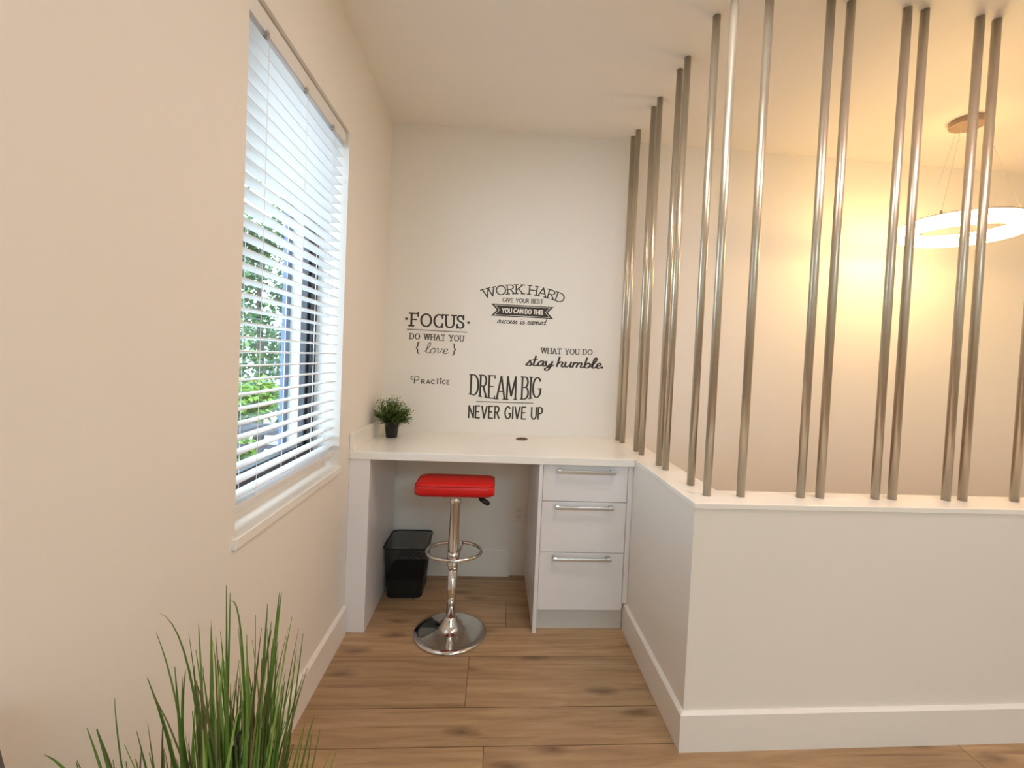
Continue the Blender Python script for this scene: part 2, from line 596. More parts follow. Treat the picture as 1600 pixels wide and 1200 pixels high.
def bpart(name, bm, m, parent=bl, **k):
    o = obj(name, bm, m, parent, **k)
    if parent is bl:
        o.matrix_parent_inverse = Matrix.Translation(-bl.location)
    return o


by0, by1 = WY0 + 0.008, WY1 - 0.012
bx0, bx1 = XL - 0.070, XL - 0.020
bpart('headrail', B(bx0, bx1 - 0.008, by0, by1, WZ1 - 0.055, WZ1 - 0.004), BLIND)
bpart('valance', B(bx1 - 0.006, bx1 + 0.006, by0 - 0.004, by1 + 0.004, WZ1 - 0.060, WZ1 - 0.004), BLIND, bevel=0.003)
sl = bmesh.new()
zt, zb = WZ1 - 0.078, WZ0 + 0.098
ns = 33
for k in range(ns):
    z = zt + (zb - zt) * k / (ns - 1)
    loops = []
    for yy in (by0, by1):
        top, bot = [], []
        for j in range(7):
            s = j / 6
            x = bx0 + (bx1 - bx0) * s
            cz = z + 0.0035 * (1 - (2 * s - 1) ** 2) + 0.003 * (s - 0.5)
            top.append((x, yy, cz + 0.0013))
            bot.append((x, yy, cz - 0.0013))
        loops.append(top + bot[::-1])
    loft(sl, loops)
bpart('slats', sl, BLIND)
bpart('bottom_rail', B(bx0, bx1, by0, by1, WZ0 + 0.055, WZ0 + 0.077), BLIND, bevel=0.003)
for yy in (1.425, 1.70, 1.96):
    for xx in (bx0 - 0.001, bx1 + 0.001):
        bpart('ladder_cord', tube(bmesh.new(), [(xx, yy, WZ1 - 0.05), (xx, yy, WZ0 + 0.065)], 0.0011, 6), CORD)
for yy in (1.405, 1.68, 1.94):
    c = bmesh.new()
    box(c, bx1 + 0.006, bx1 + 0.009, yy - 0.008, yy + 0.008, WZ1 - 0.068, WZ1 - 0.052)
    box(c, bx1 - 0.012, bx1 + 0.009, yy - 0.008, yy + 0.008, WZ1 - 0.071, WZ1 - 0.068)
    bpart('valance_clip', c, STEELH)

# ---------------------------------------------------------------- desk
YD = 2.25
desk = thing('worktop', 'long white quartz desk top fixed between the left wall and the half wall', 'desk', (0.02, YD + 0.3, HD - 0.039))


def under(root):
    def f(name, bm, m, parent=None, **k):
        o = obj(name, bm, m, parent or root, **k)
        if parent is None:
            o.matrix_parent_inverse = Matrix.Translation(-root.location)
        return o
    return f


dp = under(desk)
dp('slab', B(XL + 0.001, XB - 0.002, YD, D - 0.001, HD - 0.039, HD), QUARTZ, bevel=0.003)
dp('side_splash', B(XL + 0.001, XL + 0.019, YD + 0.001, D - 0.001, HD + 0.0002, HD + 0.088), QUARTZ, bevel=0.002)
gr = bmesh.new()
lathe(gr, [(0.036, HD + 0.0003), (0.036, HD + 0.004), (0.031, HD + 0.006), (0.026, HD + 0.004), (0.026, HD + 0.0006)], 28, (0.18, 2.735))
gro = dp('cable_grommet', gr, BRONZE, smooth=True)

sp_ = thing('support_panel', 'white upright panel carrying the left end of the desk top', 'panel', (-0.65, YD + 0.3, 0))
spp = under(sp_)
spp('side_panel', B(-0.618, -0.600, YD + 0.026, D - 0.018, 0.0005, HD - 0.0395), CAB)
spp('front_panel', B(XL + 0.0008, -0.600, YD + 0.008, YD + 0.025, 0.0005, HD - 0.0395), CAB, bevel=0.001)

cab = thing('drawer_cabinet', 'white three drawer cabinet under the right end of the desk top', 'cabinet', (0.49, YD + 0.3, 0))
cp = under(cab)
cx0, cx1 = 0.246, 0.7245
body = bmesh.new()
box(body, cx0 + 0.0195, cx1 - 0.001, YD + 0.042, D - 0.002, 0.112, HD - 0.041)
cp('body', body, CAB)
cp('side_gable', B(cx0, cx0 + 0.019, YD + 0.006, D - 0.002, 0.0005, HD - 0.0395), CAB, bevel=0.001)
cp('filler_strip', B(0.7135, XB - 0.0012, YD + 0.024, YD + 0.041, 0.148, HD - 0.0395), CAB, bevel=0.001)
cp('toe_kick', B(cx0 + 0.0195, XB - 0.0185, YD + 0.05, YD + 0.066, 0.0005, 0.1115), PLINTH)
for z0, z1, hz in ((0.684, HD - 0.043, 0.843), (0.4175, 0.6805, 0.657), (0.1145, 0.414, 0.390)):
    dr = cp('drawer', B(cx0 + 0.0225, 0.7105, YD + 0.022, YD + 0.041, z0, z1), CAB, bevel=0.001)
    h = bmesh.new()
    box(h, 0.334, 0.638, YD - 0.012, YD - 0.002, hz - 0.0075, hz + 0.0075)
    box(h, 0.338, 0.356, YD - 0.004, YD + 0.0215, hz - 0.008, hz + 0.011)
    box(h, 0.616, 0.634, YD - 0.004, YD + 0.0215, hz - 0.008, hz + 0.011)
    ho = obj('handle', h, STEELH, dr, bevel=0.002)
    ho['label'] = 'brushed steel bar handle'

out = thing('wall_outlet', 'small pale socket plate low on the back wall under the desk', 'outlet', (0.19, D, 0.41))
ob = obj('cover_plate', B(-0.037, 0.037, -0.007, -0.0002, -0.058, 0.058), OUTLET, out, bevel=0.002)
for dz in (-0.022, 0.022):
    obj('socket', B(-0.016, 0.016, -0.0085, -0.0072, dz - 0.013, dz + 0.013), mat('socket_plastic', (0.66, 0.63, 0.58), 0.4, vary=0.01), ob, bevel=0.001)

# ---------------------------------------------------------------- bar stool
sx, sy = -0.172, 2.262
st = thing('bar_stool', 'red padded bar stool with chrome column and round foot in front of the desk', 'stool', (sx, sy, 0))
base = lathe(bmesh.new(), [(0.180, 0.0008), (0.183, 0.004), (0.181, 0.009), (0.15, 0.0135), (0.11, 0.019), (0.082, 0.026), (0.064, 0.034), (0.052, 0.044), (0.043, 0.058), (0.036, 0.074), (0.031, 0.086), (0.029, 0.088), (0.0235, 0.0882)], 64)
obj('base', base, CHROME, st, smooth=True)
obj('lower_column', lathe(bmesh.new(), [(0.0235, 0.0885), (0.0235, 0.345)], 32, cap=True), CHROME, st, smooth=True).data.materials[0]
up_c = lathe(bmesh.new(), [(0.0255, 0.3455), (0.0265, 0.348), (0.0265, 0.358), (0.0255, 0.360), (0.0255, 0.66), (0.030, 0.664), (0.030, 0.708)], 32)
obj('upper_column', up_c, CHROME, st, smooth=True)
ringp = [(0.140 * math.cos(2 * PI * i / 48), 0.05 + 0.115 * math.sin(2 * PI * i / 48), 0.398) for i in range(48)]
fr_ = tube(bmesh.new(), ringp, 0.0085, 10, closed=True)
for s in (-1, 1):
    tube(fr_, [(s * 0.022, 0.012, 0.398), (s * 0.030, 0.09, 0.398), (s * 0.036, 0.158, 0.398)], 0.007, 8)
lathe(fr_, [(0.0268, 0.376), (0.032, 0.378), (0.032, 0.418), (0.0268, 0.42)], 28, cap=False)
obj('footrest', fr_, CHROME, st, smooth=True)
# seat: puffed cushion with rounded corners
W_, D_ = 0.388, 0.235
loops = []
for ins, z in ((0.030, 0.724), (0.012, 0.727), (0.003, 0.735), (0.0, 0.746), (0.0, 0.766), (0.002, 0.775), (0.007, 0.781), (0.016, 0.785), (0.05, 0.787), (0.09, 0.788)):
    loops.append([(x, y_, z) for x, y_ in rrect(W_ - 2 * ins, D_ - 2 * ins, max(0.02, 0.042 - ins * 0.2), 6)])
seat = obj('seat', loft(bmesh.new(), loops), REDL, st, smooth=True)
for z, ins in ((0.778, 0.0035), (0.736, 0.0018)):
    obj('piping', tube(bmesh.new(), [(x, y_, z) for x, y_ in rrect(W_ - 2 * ins, D_ - 2 * ins, 0.041, 6)], 0.0022, 6, closed=True), REDS, seat, smooth=True)
pl = B(-0.06, 0.06, -0.06, 0.06, 0.7085, 0.7235)
obj('mounting_plate', pl, CHROME, st, bevel=0.003)
lv = obj('lever', tube(bmesh.new(), [(0.02, 0.0, 0.706), (0.09, -0.005, 0.702), (0.125, -0.007, 0.689)], 0.0045, 8), CHROME, st, smooth=True)
obj('lever_grip', tube(bmesh.new(), [(0.120, -0.007, 0.694), (0.128, -0.007, 0.690), (0.150, -0.008, 0.677), (0.166, -0.008, 0.667), (0.171, -0.008, 0.664)], 0.009, 12, radii=[0.007, 0.012, 0.0135, 0.0115, 0.006]), BLACKP, lv, smooth=True)

# ---------------------------------------------------------------- waste basket
wb = thing('waste_basket', 'black wire mesh waste basket on the floor under the left end of the desk', 'bin', (-0.472, 2.705, 0))


def bl_loop(w, d, r, z):
    return [(x, y_, z) for x, y_ in rrect(w, d, r, 6)]


def taper(t):
    return 0.195 + 0.050 * t, 0.245 + 0.040 * t


zb_, zt_ = 0.004, 0.292
lo = []
for z in (0.112, 0.2, zt_):
    w, d = taper(z / zt_)
    lo.append(bl_loop(w, d, 0.035, z))
obj('mesh_wall', loft(bmesh.new(), lo, False, False), WIRE, wb, smooth=True)
lo = []
for z in (zb_, 0.112):
    w, d = taper(z / zt_)
    lo.append(bl_loop(w + 0.0006, d + 0.0006, 0.035, z))
lo2 = bmesh.new()
loft(lo2, lo, True, False)
obj('solid_base', lo2, BLACKW, wb, smooth=False)
w, d = taper(1)
obj('rim', tube(bmesh.new(), bl_loop(w, d, 0.035, zt_), 0.0042, 8, closed=True), BLACKW, wb, smooth=True)
w, d = taper(0)
obj('bottom_rim', tube(bmesh.new(), bl_loop(w, d, 0.035, 0.0042), 0.004, 8, closed=True), BLACKW, wb, smooth=True)

# ---------------------------------------------------------------- leaf helpers


def add_leaf(bm, lay, p, d, L, w, tone, up_=Vector((0, 0, 1)), bend=0.0):
    d = d.normalized()
    s = d.cross(up_)
    if s.length < 1e-3:
        s = Vector((1, 0, 0))
    s.normalize()
    mid = p + d * L * 0.5 + up_ * bend
    tip = p + d * L
    f = bm.faces.new([bm.verts.new(v) for v in (p, mid + s * w / 2, tip, mid - s * w / 2)])
    c = (tone, tone, tone, 1)
    for lp in f.loops:
        lp[lay] = c


# ---------------------------------------------------------------- small plant on the desk
px_, py_ = -0.590, 2.66
sp2 = thing('potted_plant', 'small bushy green plant in a black pot at the left end of the desk', 'plant', (px_, py_, HD + 0.0003))
obj('pot', lathe(bmesh.new(), [(0.030, 0.0), (0.032, 0.002), (0.041, 0.082), (0.044, 0.083), (0.045, 0.096), (0.041, 0.097), (0.040, 0.088), (0.0, 0.087)], 32, cap=False), BLACKP, sp2, smooth=True)
rn = random.Random(11)
fo = bmesh.new()
lay = fo.loops.layers.color.new('tone')
for i in range(270):
    az = rn.uniform(0, 2 * PI)
    el = math.asin(rn.uniform(-0.25, 1.0))
    dr_ = Vector((math.cos(az) * math.cos(el), math.sin(az) * math.cos(el), math.sin(el)))
    Lr = rn.uniform(0.065, 0.112)
    if dr_.z < 0.2:
        Lr *= 0.85
    p0 = Vector((dr_.x * 0.02, dr_.y * 0.02, 0.085 + 0.01 * rn.random()))
    tip = p0 + Vector((dr_.x * Lr * 0.98, dr_.y * Lr * 0.98, dr_.z * Lr * 1.18 + 0.02))
    if px_ + tip.x < XL + 0.022 + 0.0:
        tip.x = XL + 0.024 - px_
    n_ = 7
    for k in range(n_):
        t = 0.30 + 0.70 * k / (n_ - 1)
        p = p0.lerp(tip, t)
        for q in range(3):
            a2 = rn.uniform(0, 2 * PI)
            dd = (tip - p0).normalized() * 0.8 + Vector((math.cos(a2), math.sin(a2), rn.uniform(-0.4, 0.6))) * 0.9
            ll = rn.uniform(0.010, 0.019)
            if px_ + p.x + dd.normalized().x * ll < XL + 0.004:
                continue
            if p.z < 0.115 and px_ + p.x < XL + 0.042:
                continue
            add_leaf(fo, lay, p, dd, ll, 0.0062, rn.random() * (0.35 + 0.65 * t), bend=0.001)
obj('foliage', fo, HERB, sp2)
obj('soil', lathe(bmesh.new(), [(0.0395, 0.084), (0.0395, 0.0868)], 24), SOIL, sp2)

# ---------------------------------------------------------------- divider rods
RODX = [(0.8, 2.808), (0.806, 2.726), (0.812, 2.474), (0.813, 2.381), (0.823, 2.145), (0.822, 2.055), (0.833, 1.804), (0.834, 1.662)]
FRONT = [(0.968, 1.660), (1.217, 1.668), (1.299, 1.670), (1.532, 1.672), (1.605, 1.672), (1.841, 1.676), (1.918, 1.680), (2.156, 1.686), (2.235, 1.686), (2.47, 1.689)]
rod_labels = [
    'brushed metal rod closest to the back wall on the side ledge',
    'brushed metal rod second from the back wall on the side ledge',
    'brushed metal rod third from the back wall, just above the desk corner',
    'brushed metal rod fourth from the back wall, near the desk corner',
    'brushed metal rod fifth from the back wall, left of a close pair beyond the desk',
    'brushed metal rod sixth from the back wall, right of a close pair beyond the desk',
    'brushed metal rod seventh from the back wall, just before the ledge corner',
    'brushed metal rod standing right at the corner of the ledge',
    'lone brushed metal rod just right of the ledge corner',
    'brushed metal rod on the front ledge, second to the right of the ledge corner',
    'brushed metal rod on the front ledge, third to the right of the ledge corner',
    'brushed metal rod on the front ledge at the left edge of the ring lamp',
    'brushed metal rod on the front ledge crossing the left part of the ring lamp',
    'brushed metal rod crossing the middle of the ring lamp, left of its pair',
    'brushed metal rod crossing the middle of the ring lamp, right of its pair',
    'brushed metal rod at the far right edge of the photo on the front ledge',
]
rods = RODX + FRONT[:8]
proto = None
for (x, y_), lb in zip(rods, rod_labels):
    if proto is None:
        proto = obj('divider_rod', lathe(bmesh.new(), [(0.0155, 0.0), (0.0155, HC - HD - 0.0006)], 28), ALU)
        for p in proto.data.polygons:
            p.use_smooth = len(p.vertices) == 4
        o = proto
    else:
        o = proto.copy()
        COL.objects.link(o)
    o.location = (x, y_, HD + 0.0003)
    tag(o, lb, 'rod', 'brushed metal rods between the half wall ledge and the ceiling')

# ---------------------------------------------------------------- ring pendant
lx, ly, lz = 2.535, 2.335, 2.235
RR = 0.262
pd = thing('pendant_lamp', 'glowing ring shaped pendant lamp hanging behind the metal rods', 'lamp', (lx, ly, HC))
can = lathe(bmesh.new(), [(0.078, -0.0005), (0.080, -0.004), (0.080, -0.03), (0.074, -0.034), (0.0, -0.034)], 40, cap=False)
obj('canopy', can, GOLD, pd, smooth=False)
dz = lz - HC
hous = lathe(bmesh.new(), [(RR - 0.026, dz + 0.032), (RR + 0.003, dz + 0.032), (RR + 0.003, dz + 0.037), (RR - 0.026, dz + 0.037), (RR - 0.026, dz + 0.032)], 72, cap=False)
obj('ring_housing', hous, GOLD, pd, smooth=False)
led = lathe(bmesh.new(), [(RR - 0.024, dz - 0.036), (RR, dz - 0.036), (RR, dz + 0.0315), (RR - 0.024, dz + 0.0315), (RR - 0.024, dz - 0.036)], 72, cap=False)
obj('led_ring', led, LED, pd, smooth=False)
for k in range(3):
    a = R(205 + 120 * k)
    obj('suspension_wire', tube(bmesh.new(), [(0.066 * math.cos(a), 0.066 * math.sin(a), -0.033), ((RR - 0.009) * math.cos(a), (RR - 0.009) * math.sin(a), dz + 0.038)], 0.0009, 6), STEELH, pd)
    c = bmesh.new()
    lathe(c, [(0.006, dz + 0.0372), (0.006, dz + 0.050), (0.003, dz + 0.056)], 10, ((RR - 0.009) * math.cos(a), (RR - 0.009) * math.sin(a)))
    obj('wire_clamp', c, GOLD, pd)

# ---------------------------------------------------------------- wall lettering


def arc(cx, cy, rx, ry, a0, a1, n=14):
    return [(cx + rx * math.cos(R(a0 + (a1 - a0) * i / n)), cy + ry * math.sin(R(a0 + (a1 - a0) * i / n))) for i in range(n + 1)]


def spline(pts, n=6):
    out = []
    P = [pts[0]] + list(pts) + [pts[-1]]
    for i in range(1, len(P) - 2):
        p0, p1, p2, p3 = P[i - 1], P[i], P[i + 1], P[i + 2]
        for k in range(n):
            t = k / n
            out.append(tuple(0.5 * (2 * p1[j] + (p2[j] - p0[j]) * t + (2 * p0[j] - 5 * p1[j] + 4 * p2[j] - p3[j]) * t * t + (3 * p1[j] - p0[j] - 3 * p2[j] + p3[j]) * t ** 3) for j in (0, 1)))
    out.append(pts[-1])
    return out


S_CURVE = spline([(0.56, 0.80), (0.48, 0.94), (0.30, 1.0), (0.11, 0.93), (0.06, 0.76), (0.15, 0.60), (0.32, 0.51), (0.50, 0.42), (0.58, 0.26), (0.52, 0.08), (0.32, 0.0), (0.12, 0.05), (0.03, 0.21)])
# glyph: width, strokes, serif points (x, y, 'h' or 'v')
CAPS = {
    'A': (0.78, [[(0, 0), (0.39, 1)], [(0.39, 1), (0.78, 0)], [(0.14, 0.34), (0.64, 0.34)]], [(0, 0, 'h'), (0.78, 0, 'h')]),
    'B': (0.62, [[(0, 0), (0, 1)], [(0, 1), (0.28, 1)] + arc(0.28, 0.765, 0.27, 0.235, 90, -90) + [(0, 0.53)], [(0.28, 0.53)] + arc(0.31, 0.265, 0.31, 0.265, 90, -90) + [(0, 0)]], [(0, 0, 'h'), (0, 1, 'h')]),
    'C': (0.74, [arc(0.42, 0.5, 0.42, 0.5, 48, 312, 24)], [(0.70, 0.87, 'v'), (0.70, 0.13, 'v')]),
    'D': (0.72, [[(0, 0), (0, 1)], [(0, 1), (0.27, 1)] + arc(0.27, 0.5, 0.45, 0.5, 90, -90, 20) + [(0, 0)]], [(0, 0, 'h'), (0, 1, 'h')]),
    'E': (0.58, [[(0, 0), (0, 1)], [(0, 1), (0.55, 1)], [(0, 0.52), (0.44, 0.52)], [(0, 0), (0.58, 0)]], [(0, 0, 'h'), (0, 1, 'h'), (0.55, 0.95, 'v'), (0.58, 0.05, 'v')]),
    'F': (0.56, [[(0, 0), (0, 1)], [(0, 1), (0.56, 1)], [(0, 0.52), (0.42, 0.52)]], [(0, 0, 'h'), (0, 1, 'h'), (0.56, 0.94, 'v')]),
    'G': (0.80, [arc(0.42, 0.5, 0.42, 0.5, 48, 325, 24) + [(0.77, 0.43)], [(0.52, 0.43), (0.84, 0.43)]], [(0.70, 0.87, 'v')]),
    'H': (0.70, [[(0, 0), (0, 1)], [(0.7, 0), (0.7, 1)], [(0, 0.52), (0.7, 0.52)]], [(0, 0, 'h'), (0, 1, 'h'), (0.7, 0, 'h'), (0.7, 1, 'h')]),
    'I': (0.02, [[(0.01, 0), (0.01, 1)]], [(0.01, 0, 'h'), (0.01, 1, 'h')]),
    'K': (0.66, [[(0, 0), (0, 1)], [(0.62, 1), (0, 0.38)], [(0.2, 0.58), (0.66, 0)]], [(0, 0, 'h'), (0, 1, 'h'), (0.62, 1, 'h'), (0.66, 0, 'h')]),
    'M': (0.86, [[(0, 0), (0.03, 1)], [(0.03, 1), (0.43, 0.15)], [(0.43, 0.15), (0.83, 1)], [(0.83, 1), (0.86, 0)]], [(0, 0, 'h'), (0.86, 0, 'h')]),
    'N': (0.68, [[(0, 0), (0, 1)], [(0, 1), (0.68, 0)], [(0.68, 0), (0.68, 1)]], [(0, 0, 'h'), (0.68, 1, 'h')]),
    'O': (0.86, [arc(0.43, 0.5, 0.43, 0.5, 0, 360, 32)], []),
    'P': (0.58, [[(0, 0), (0, 1)], [(0, 1), (0.28, 1)] + arc(0.28, 0.74, 0.30, 0.26, 90, -90) + [(0, 0.48)]], [(0, 0, 'h'), (0, 1, 'h')]),
    'R': (0.64, [[(0, 0), (0, 1)], [(0, 1), (0.28, 1)] + arc(0.28, 0.75, 0.28, 0.25, 90, -90) + [(0, 0.50)], [(0.28, 0.50), (0.62, 0)]], [(0, 0, 'h'), (0, 1, 'h'), (0.62, 0, 'h')]),
    'S': (0.62, [S_CURVE], [(0.56, 0.86, 'v'), (0.03, 0.14, 'v')]),
    'T': (0.66, [[(0.33, 0), (0.33, 1)], [(0, 1), (0.66, 1)]], [(0.33, 0, 'h'), (0, 0.94, 'v'), (0.66, 0.94, 'v')]),
    'U': (0.68, [[(0, 1)] + arc(0.34, 0.34, 0.34, 0.34, 180, 360, 16) + [(0.68, 1)]], [(0, 1, 'h'), (0.68, 1, 'h')]),
    'V': (0.72, [[(0, 1), (0.36, 0)], [(0.36, 0), (0.72, 1)]], [(0, 1, 'h'), (0.72, 1, 'h')]),
    'W': (1.06, [[(0, 1), (0.27, 0)], [(0.27, 0), (0.53, 1)], [(0.53, 1), (0.79, 0)], [(0.79, 0), (1.06, 1)]], [(0, 1, 'h'), (0.53, 1, 'h'), (1.06, 1, 'h')]),
    'Y': (0.70, [[(0, 1), (0.35, 0.45)], [(0.70, 1), (0.35, 0.45)], [(0.35, 0.45), (0.35, 0)]], [(0, 1, 'h'), (0.70, 1, 'h'), (0.35, 0, 'h')]),
}
SCRIPT = {
    's': (0.36, [[(0.0, 0.05), (0.14, 0.30), (0.22, 0.54)], [(0.22, 0.54), (0.24, 0.36), (0.34, 0.18), (0.26, 0.01), (0.08, 0.03), (0.04, 0.10)], [(0.26, 0.01), (0.42, 0.12)]]),
    't': (0.34, [[(0.15, 0.95), (0.12, 0.2), (0.20, 0.0), (0.38, 0.12)], [(0.0, 0.58), (0.30, 0.60)]]),
    'a': (0.50, [[(0.36, 0.44), (0.22, 0.50), (0.05, 0.26), (0.12, 0.02), (0.28, 0.12), (0.38, 0.46)], [(0.38, 0.46), (0.36, 0.12), (0.43, 0.0), (0.54, 0.12)]]),
    'y': (0.50, [[(0.02, 0.48), (0.04, 0.15), (0.16, 0.02), (0.34, 0.25)], [(0.40, 0.50), (0.36, 0.0), (0.24, -0.36), (0.06, -0.36), (0.10, -0.16), (0.54, 0.12)]]),
    'h': (0.50, [[(0.04, 0.0), (0.08, 0.98)], [(0.06, 0.25), (0.22, 0.48), (0.34, 0.40), (0.32, 0.10), (0.40, 0.0), (0.54, 0.12)]]),
    'u': (0.50, [[(0.04, 0.50), (0.03, 0.14), (0.14, 0.0), (0.34, 0.22)], [(0.38, 0.50), (0.36, 0.12), (0.43, 0.0), (0.54, 0.12)]]),
    'm': (0.72, [[(0.04, 0.48), (0.03, 0.0)], [(0.04, 0.25), (0.18, 0.48), (0.28, 0.38), (0.27, 0.0)], [(0.28, 0.25), (0.44, 0.48), (0.54, 0.38), (0.52, 0.10), (0.60, 0.0), (0.74, 0.12)]]),
    'b': (0.44, [[(0.08, 1.0), (0.04, 0.2), (0.14, 0.0), (0.30, 0.06), (0.36, 0.30), (0.24, 0.48), (0.08, 0.30)], [(0.34, 0.36), (0.48, 0.40)]]),
    'l': (0.30, [[(0.0, 0.12), (0.24, 0.72), (0.22, 1.0), (0.11, 0.88), (0.09, 0.2), (0.17, 0.0), (0.34, 0.12)]]),
    'e': (0.36, [[(0.0, 0.12), (0.26, 0.32), (0.25, 0.48), (0.12, 0.46), (0.05, 0.20), (0.16, 0.0), (0.40, 0.14)]]),
    'o': (0.42, [[(0.22, 0.50), (0.07, 0.36), (0.08, 0.10), (0.20, 0.0), (0.34, 0.14), (0.33, 0.40), (0.22, 0.50), (0.30, 0.42), (0.46, 0.44)]]),
    'v': (0.42, [[(0.0, 0.42), (0.08, 0.48), (0.14, 0.04), (0.30, 0.22), (0.32, 0.48), (0.44, 0.40)]]),
    'c': (0.38, [[(0.32, 0.40), (0.20, 0.50), (0.06, 0.26), (0.15, 0.0), (0.42, 0.12)]]),
    'i': (0.22, [[(0.06, 0.48), (0.05, 0.12), (0.12, 0.0), (0.26, 0.12)], [(0.07, 0.68), (0.08, 0.80)]]),
    'r': (0.34, [[(0.06, 0.0), (0.06, 0.48)], [(0.06, 0.30), (0.18, 0.48), (0.28, 0.42), (0.26, 0.12), (0.38, 0.12)]]),
    'n': (0.48, [[(0.04, 0.0), (0.05, 0.48)], [(0.05, 0.25), (0.20, 0.48), (0.31, 0.38), (0.29, 0.10), (0.37, 0.0), (0.52, 0.12)]]),
    'd': (0.50, [[(0.36, 0.42), (0.22, 0.50), (0.05, 0.26), (0.12, 0.02), (0.28, 0.12), (0.38, 0.46)], [(0.40, 1.0), (0.36, 0.12), (0.43, 0.0), (0.54, 0.12)]]),
    '.': (0.16, [[(0.06, 0.02), (0.05, 0.17)]]),
    ' ': (0.30, []),
}
TZ = [0]


def ink_stroke(bm, pts, thick, thin, y_):
    """A flat pen stroke on the wall: one ribbon, thick where it runs up and down, thin where it runs across."""
    P_ = [Vector(p) for p in pts]
    closed = len(P_) > 3 and (P_[0] - P_[-1]).length < 1e-6
    if closed:
        P_ = P_[:-1]
    n = len(P_)
    TZ[0] = (TZ[0] + 1) % 12
    y_ -= TZ[0] * 2e-5
    rows = []
    for i, p in enumerate(P_):
        a = P_[i - 1] if (i > 0 or closed) else p
        b = P_[(i + 1) % n] if (i < n - 1 or closed) else p
        d0 = (p - a).normalized() if (p - a).length > 1e-9 else None
        d1 = (b - p).normalized() if (b - p).length > 1e-9 else None
        d0 = d0 or d1
        d1 = d1 or d0
        t_ = (d0 + d1)
        t_ = t_.normalized() if t_.length > 1e-4 else d1
        m = 1.0 / max(0.45, t_.dot(d1))
        hw = 0.5 * (thin + (thick - thin) * abs(t_.y) ** 1.2) * m
        nn = Vector((-t_.y, t_.x)) * hw
        e_ = Vector((0, 0))
        if not closed and i == 0:
            e_ = -t_ * thin * 0.3
        if not closed and i == n - 1:
            e_ = t_ * thin * 0.3
        q = p + e_
        rows.append((bm.verts.new((q.x + nn.x, y_, q.y + nn.y)), bm.verts.new((q.x - nn.x, y_, q.y - nn.y))))
    for i in range(n if closed else n - 1):
        a, b = rows[i], rows[(i + 1) % n]
        bm.faces.new((a[0], b[0], b[1], a[1]))


def layout(text, table, gap, space):
    x = 0
    items = []
    for ch in text:
        if ch == ' ':
            x += space
            continue
        g_ = table[ch]
        items.append((g_, x, ch))
        x += g_[0] + gap
    return items, x - gap


def text_mesh(text, x0, z0, x1, h, thick, thin=None, table=CAPS, serif=0.0, gap=0.2, space=0.5, slant=0.0, y_=D - 0.0008, warp=None, z1=None, smooth=False):
    thin = thick if thin is None else thin
    items, tot = layout(text, table, gap, space)
    kx = (x1 - x0) / tot
    z1 = z0 if z1 is None else z1
    words = [bmesh.new()]

    def mp(gx, gz):
        X = x0 + gx * kx + slant * gz * h
        Z = z0 + (z1 - z0) * (X - x0) / (x1 - x0) + gz * h
        return warp(X, Z, gz) if warp else (X, Z)
    last = None
    for g_, gx, ch in items:
        if last is not None and gx - last > gap + space * 0.6:
            words.append(bmesh.new())
        last = gx + g_[0]
        bm = words[-1]
        for stk in g_[1]:
            pts = spline(stk, 7) if smooth and len(stk) > 2 else stk
            ink_stroke(bm, [mp(gx + a, b) for a, b in pts], thick, thin, y_)
        if serif and len(g_) > 2:
            for a, b, kd in g_[2]:
                if kd == 'h':
                    s = serif / kx
                    ink_stroke(bm, [mp(gx + a - s, b), mp(gx + a + s, b)], thin * 1.1, thin * 1.1, y_)
                else:
                    ink_stroke(bm, [mp(gx + a, b - serif * 0.8 / h), mp(gx + a, b + serif * 0.8 / h)], thin * 1.1, thin * 1.1, y_)
    return words


def decal(name, label, x, z):
    t = thing(name, label, 'wall decal', (x, D, z), 'black motto decals on the back wall')

    def f(nm, bm, m=INK):
        if isinstance(bm, list):
            for one in bm:
                o = f('word', one, m)
            return o
        o = obj(nm, bm, m, t)
        o.matrix_parent_inverse = Matrix.Translation(-t.location)
        return o
    return t, f


def poly(pts, y_=D - 0.0006):
    bm = bmesh.new()
    bm.faces.new([bm.verts.new((a, y_, b)) for a, b in pts])
    return bm


def star(cx, cz, r):
    return poly([(cx + (r if k % 2 == 0 else r * 0.42) * math.sin(PI * k / 5), cz + (r if k % 2 == 0 else r * 0.42) * math.cos(PI * k / 5)) for k in range(10)])


def bar(x0, z0, x1, z1, t):
    bm = bmesh.new()
    ink_stroke(bm, [(x0, z0), (x1, z1)], t, t, D - 0.0006)
    return bm


# FOCUS
_, f = decal('wall_lettering', 'black wall lettering FOCUS DO WHAT YOU love with two stars', -0.378, 1.54)
f('headline', text_mesh('FOCUS', -0.540, 1.583, -0.212, 0.078, 0.0128, 0.0085, serif=0.016, gap=0.27))
f('star', star(-0.571, 1.626, 0.0135))
f('star', star(-0.184, 1.621, 0.0135))
f('rule', bar(-0.566, 1.560, -0.192, 1.559, 0.0042))
f('second_line', text_mesh('DO WHAT YOU', -0.544, 1.500, -0.211, 0.035, 0.0062, 0.0036, serif=0.007, gap=0.32, space=0.62))
f('script_word', text_mesh('love', -0.452, 1.416, -0.306, 0.066, 0.0046, 0.0032, SCRIPT, gap=0.0, slant=0.22, smooth=True))
for cx, s in ((-0.494, 1), (-0.268, -1)):
    br = bmesh.new()
    ink_stroke(br, spline([(cx + 0.010 * s, 1.484), (cx, 1.478), (cx - 0.001 * s, 1.458), (cx - 0.009 * s, 1.447), (cx - 0.001 * s, 1.436), (cx, 1.416), (cx + 0.010 * s, 1.409)], 6), 0.0072, 0.0042, D - 0.0008)
    f('brace', br)

# WORK HARD
_, f = decal('wall_lettering', 'black wall lettering WORK HARD in an arch above a dark ribbon banner', 0.155, 1.75)
RC = 0.72
acx, acz = 0.153, 1.822 - RC


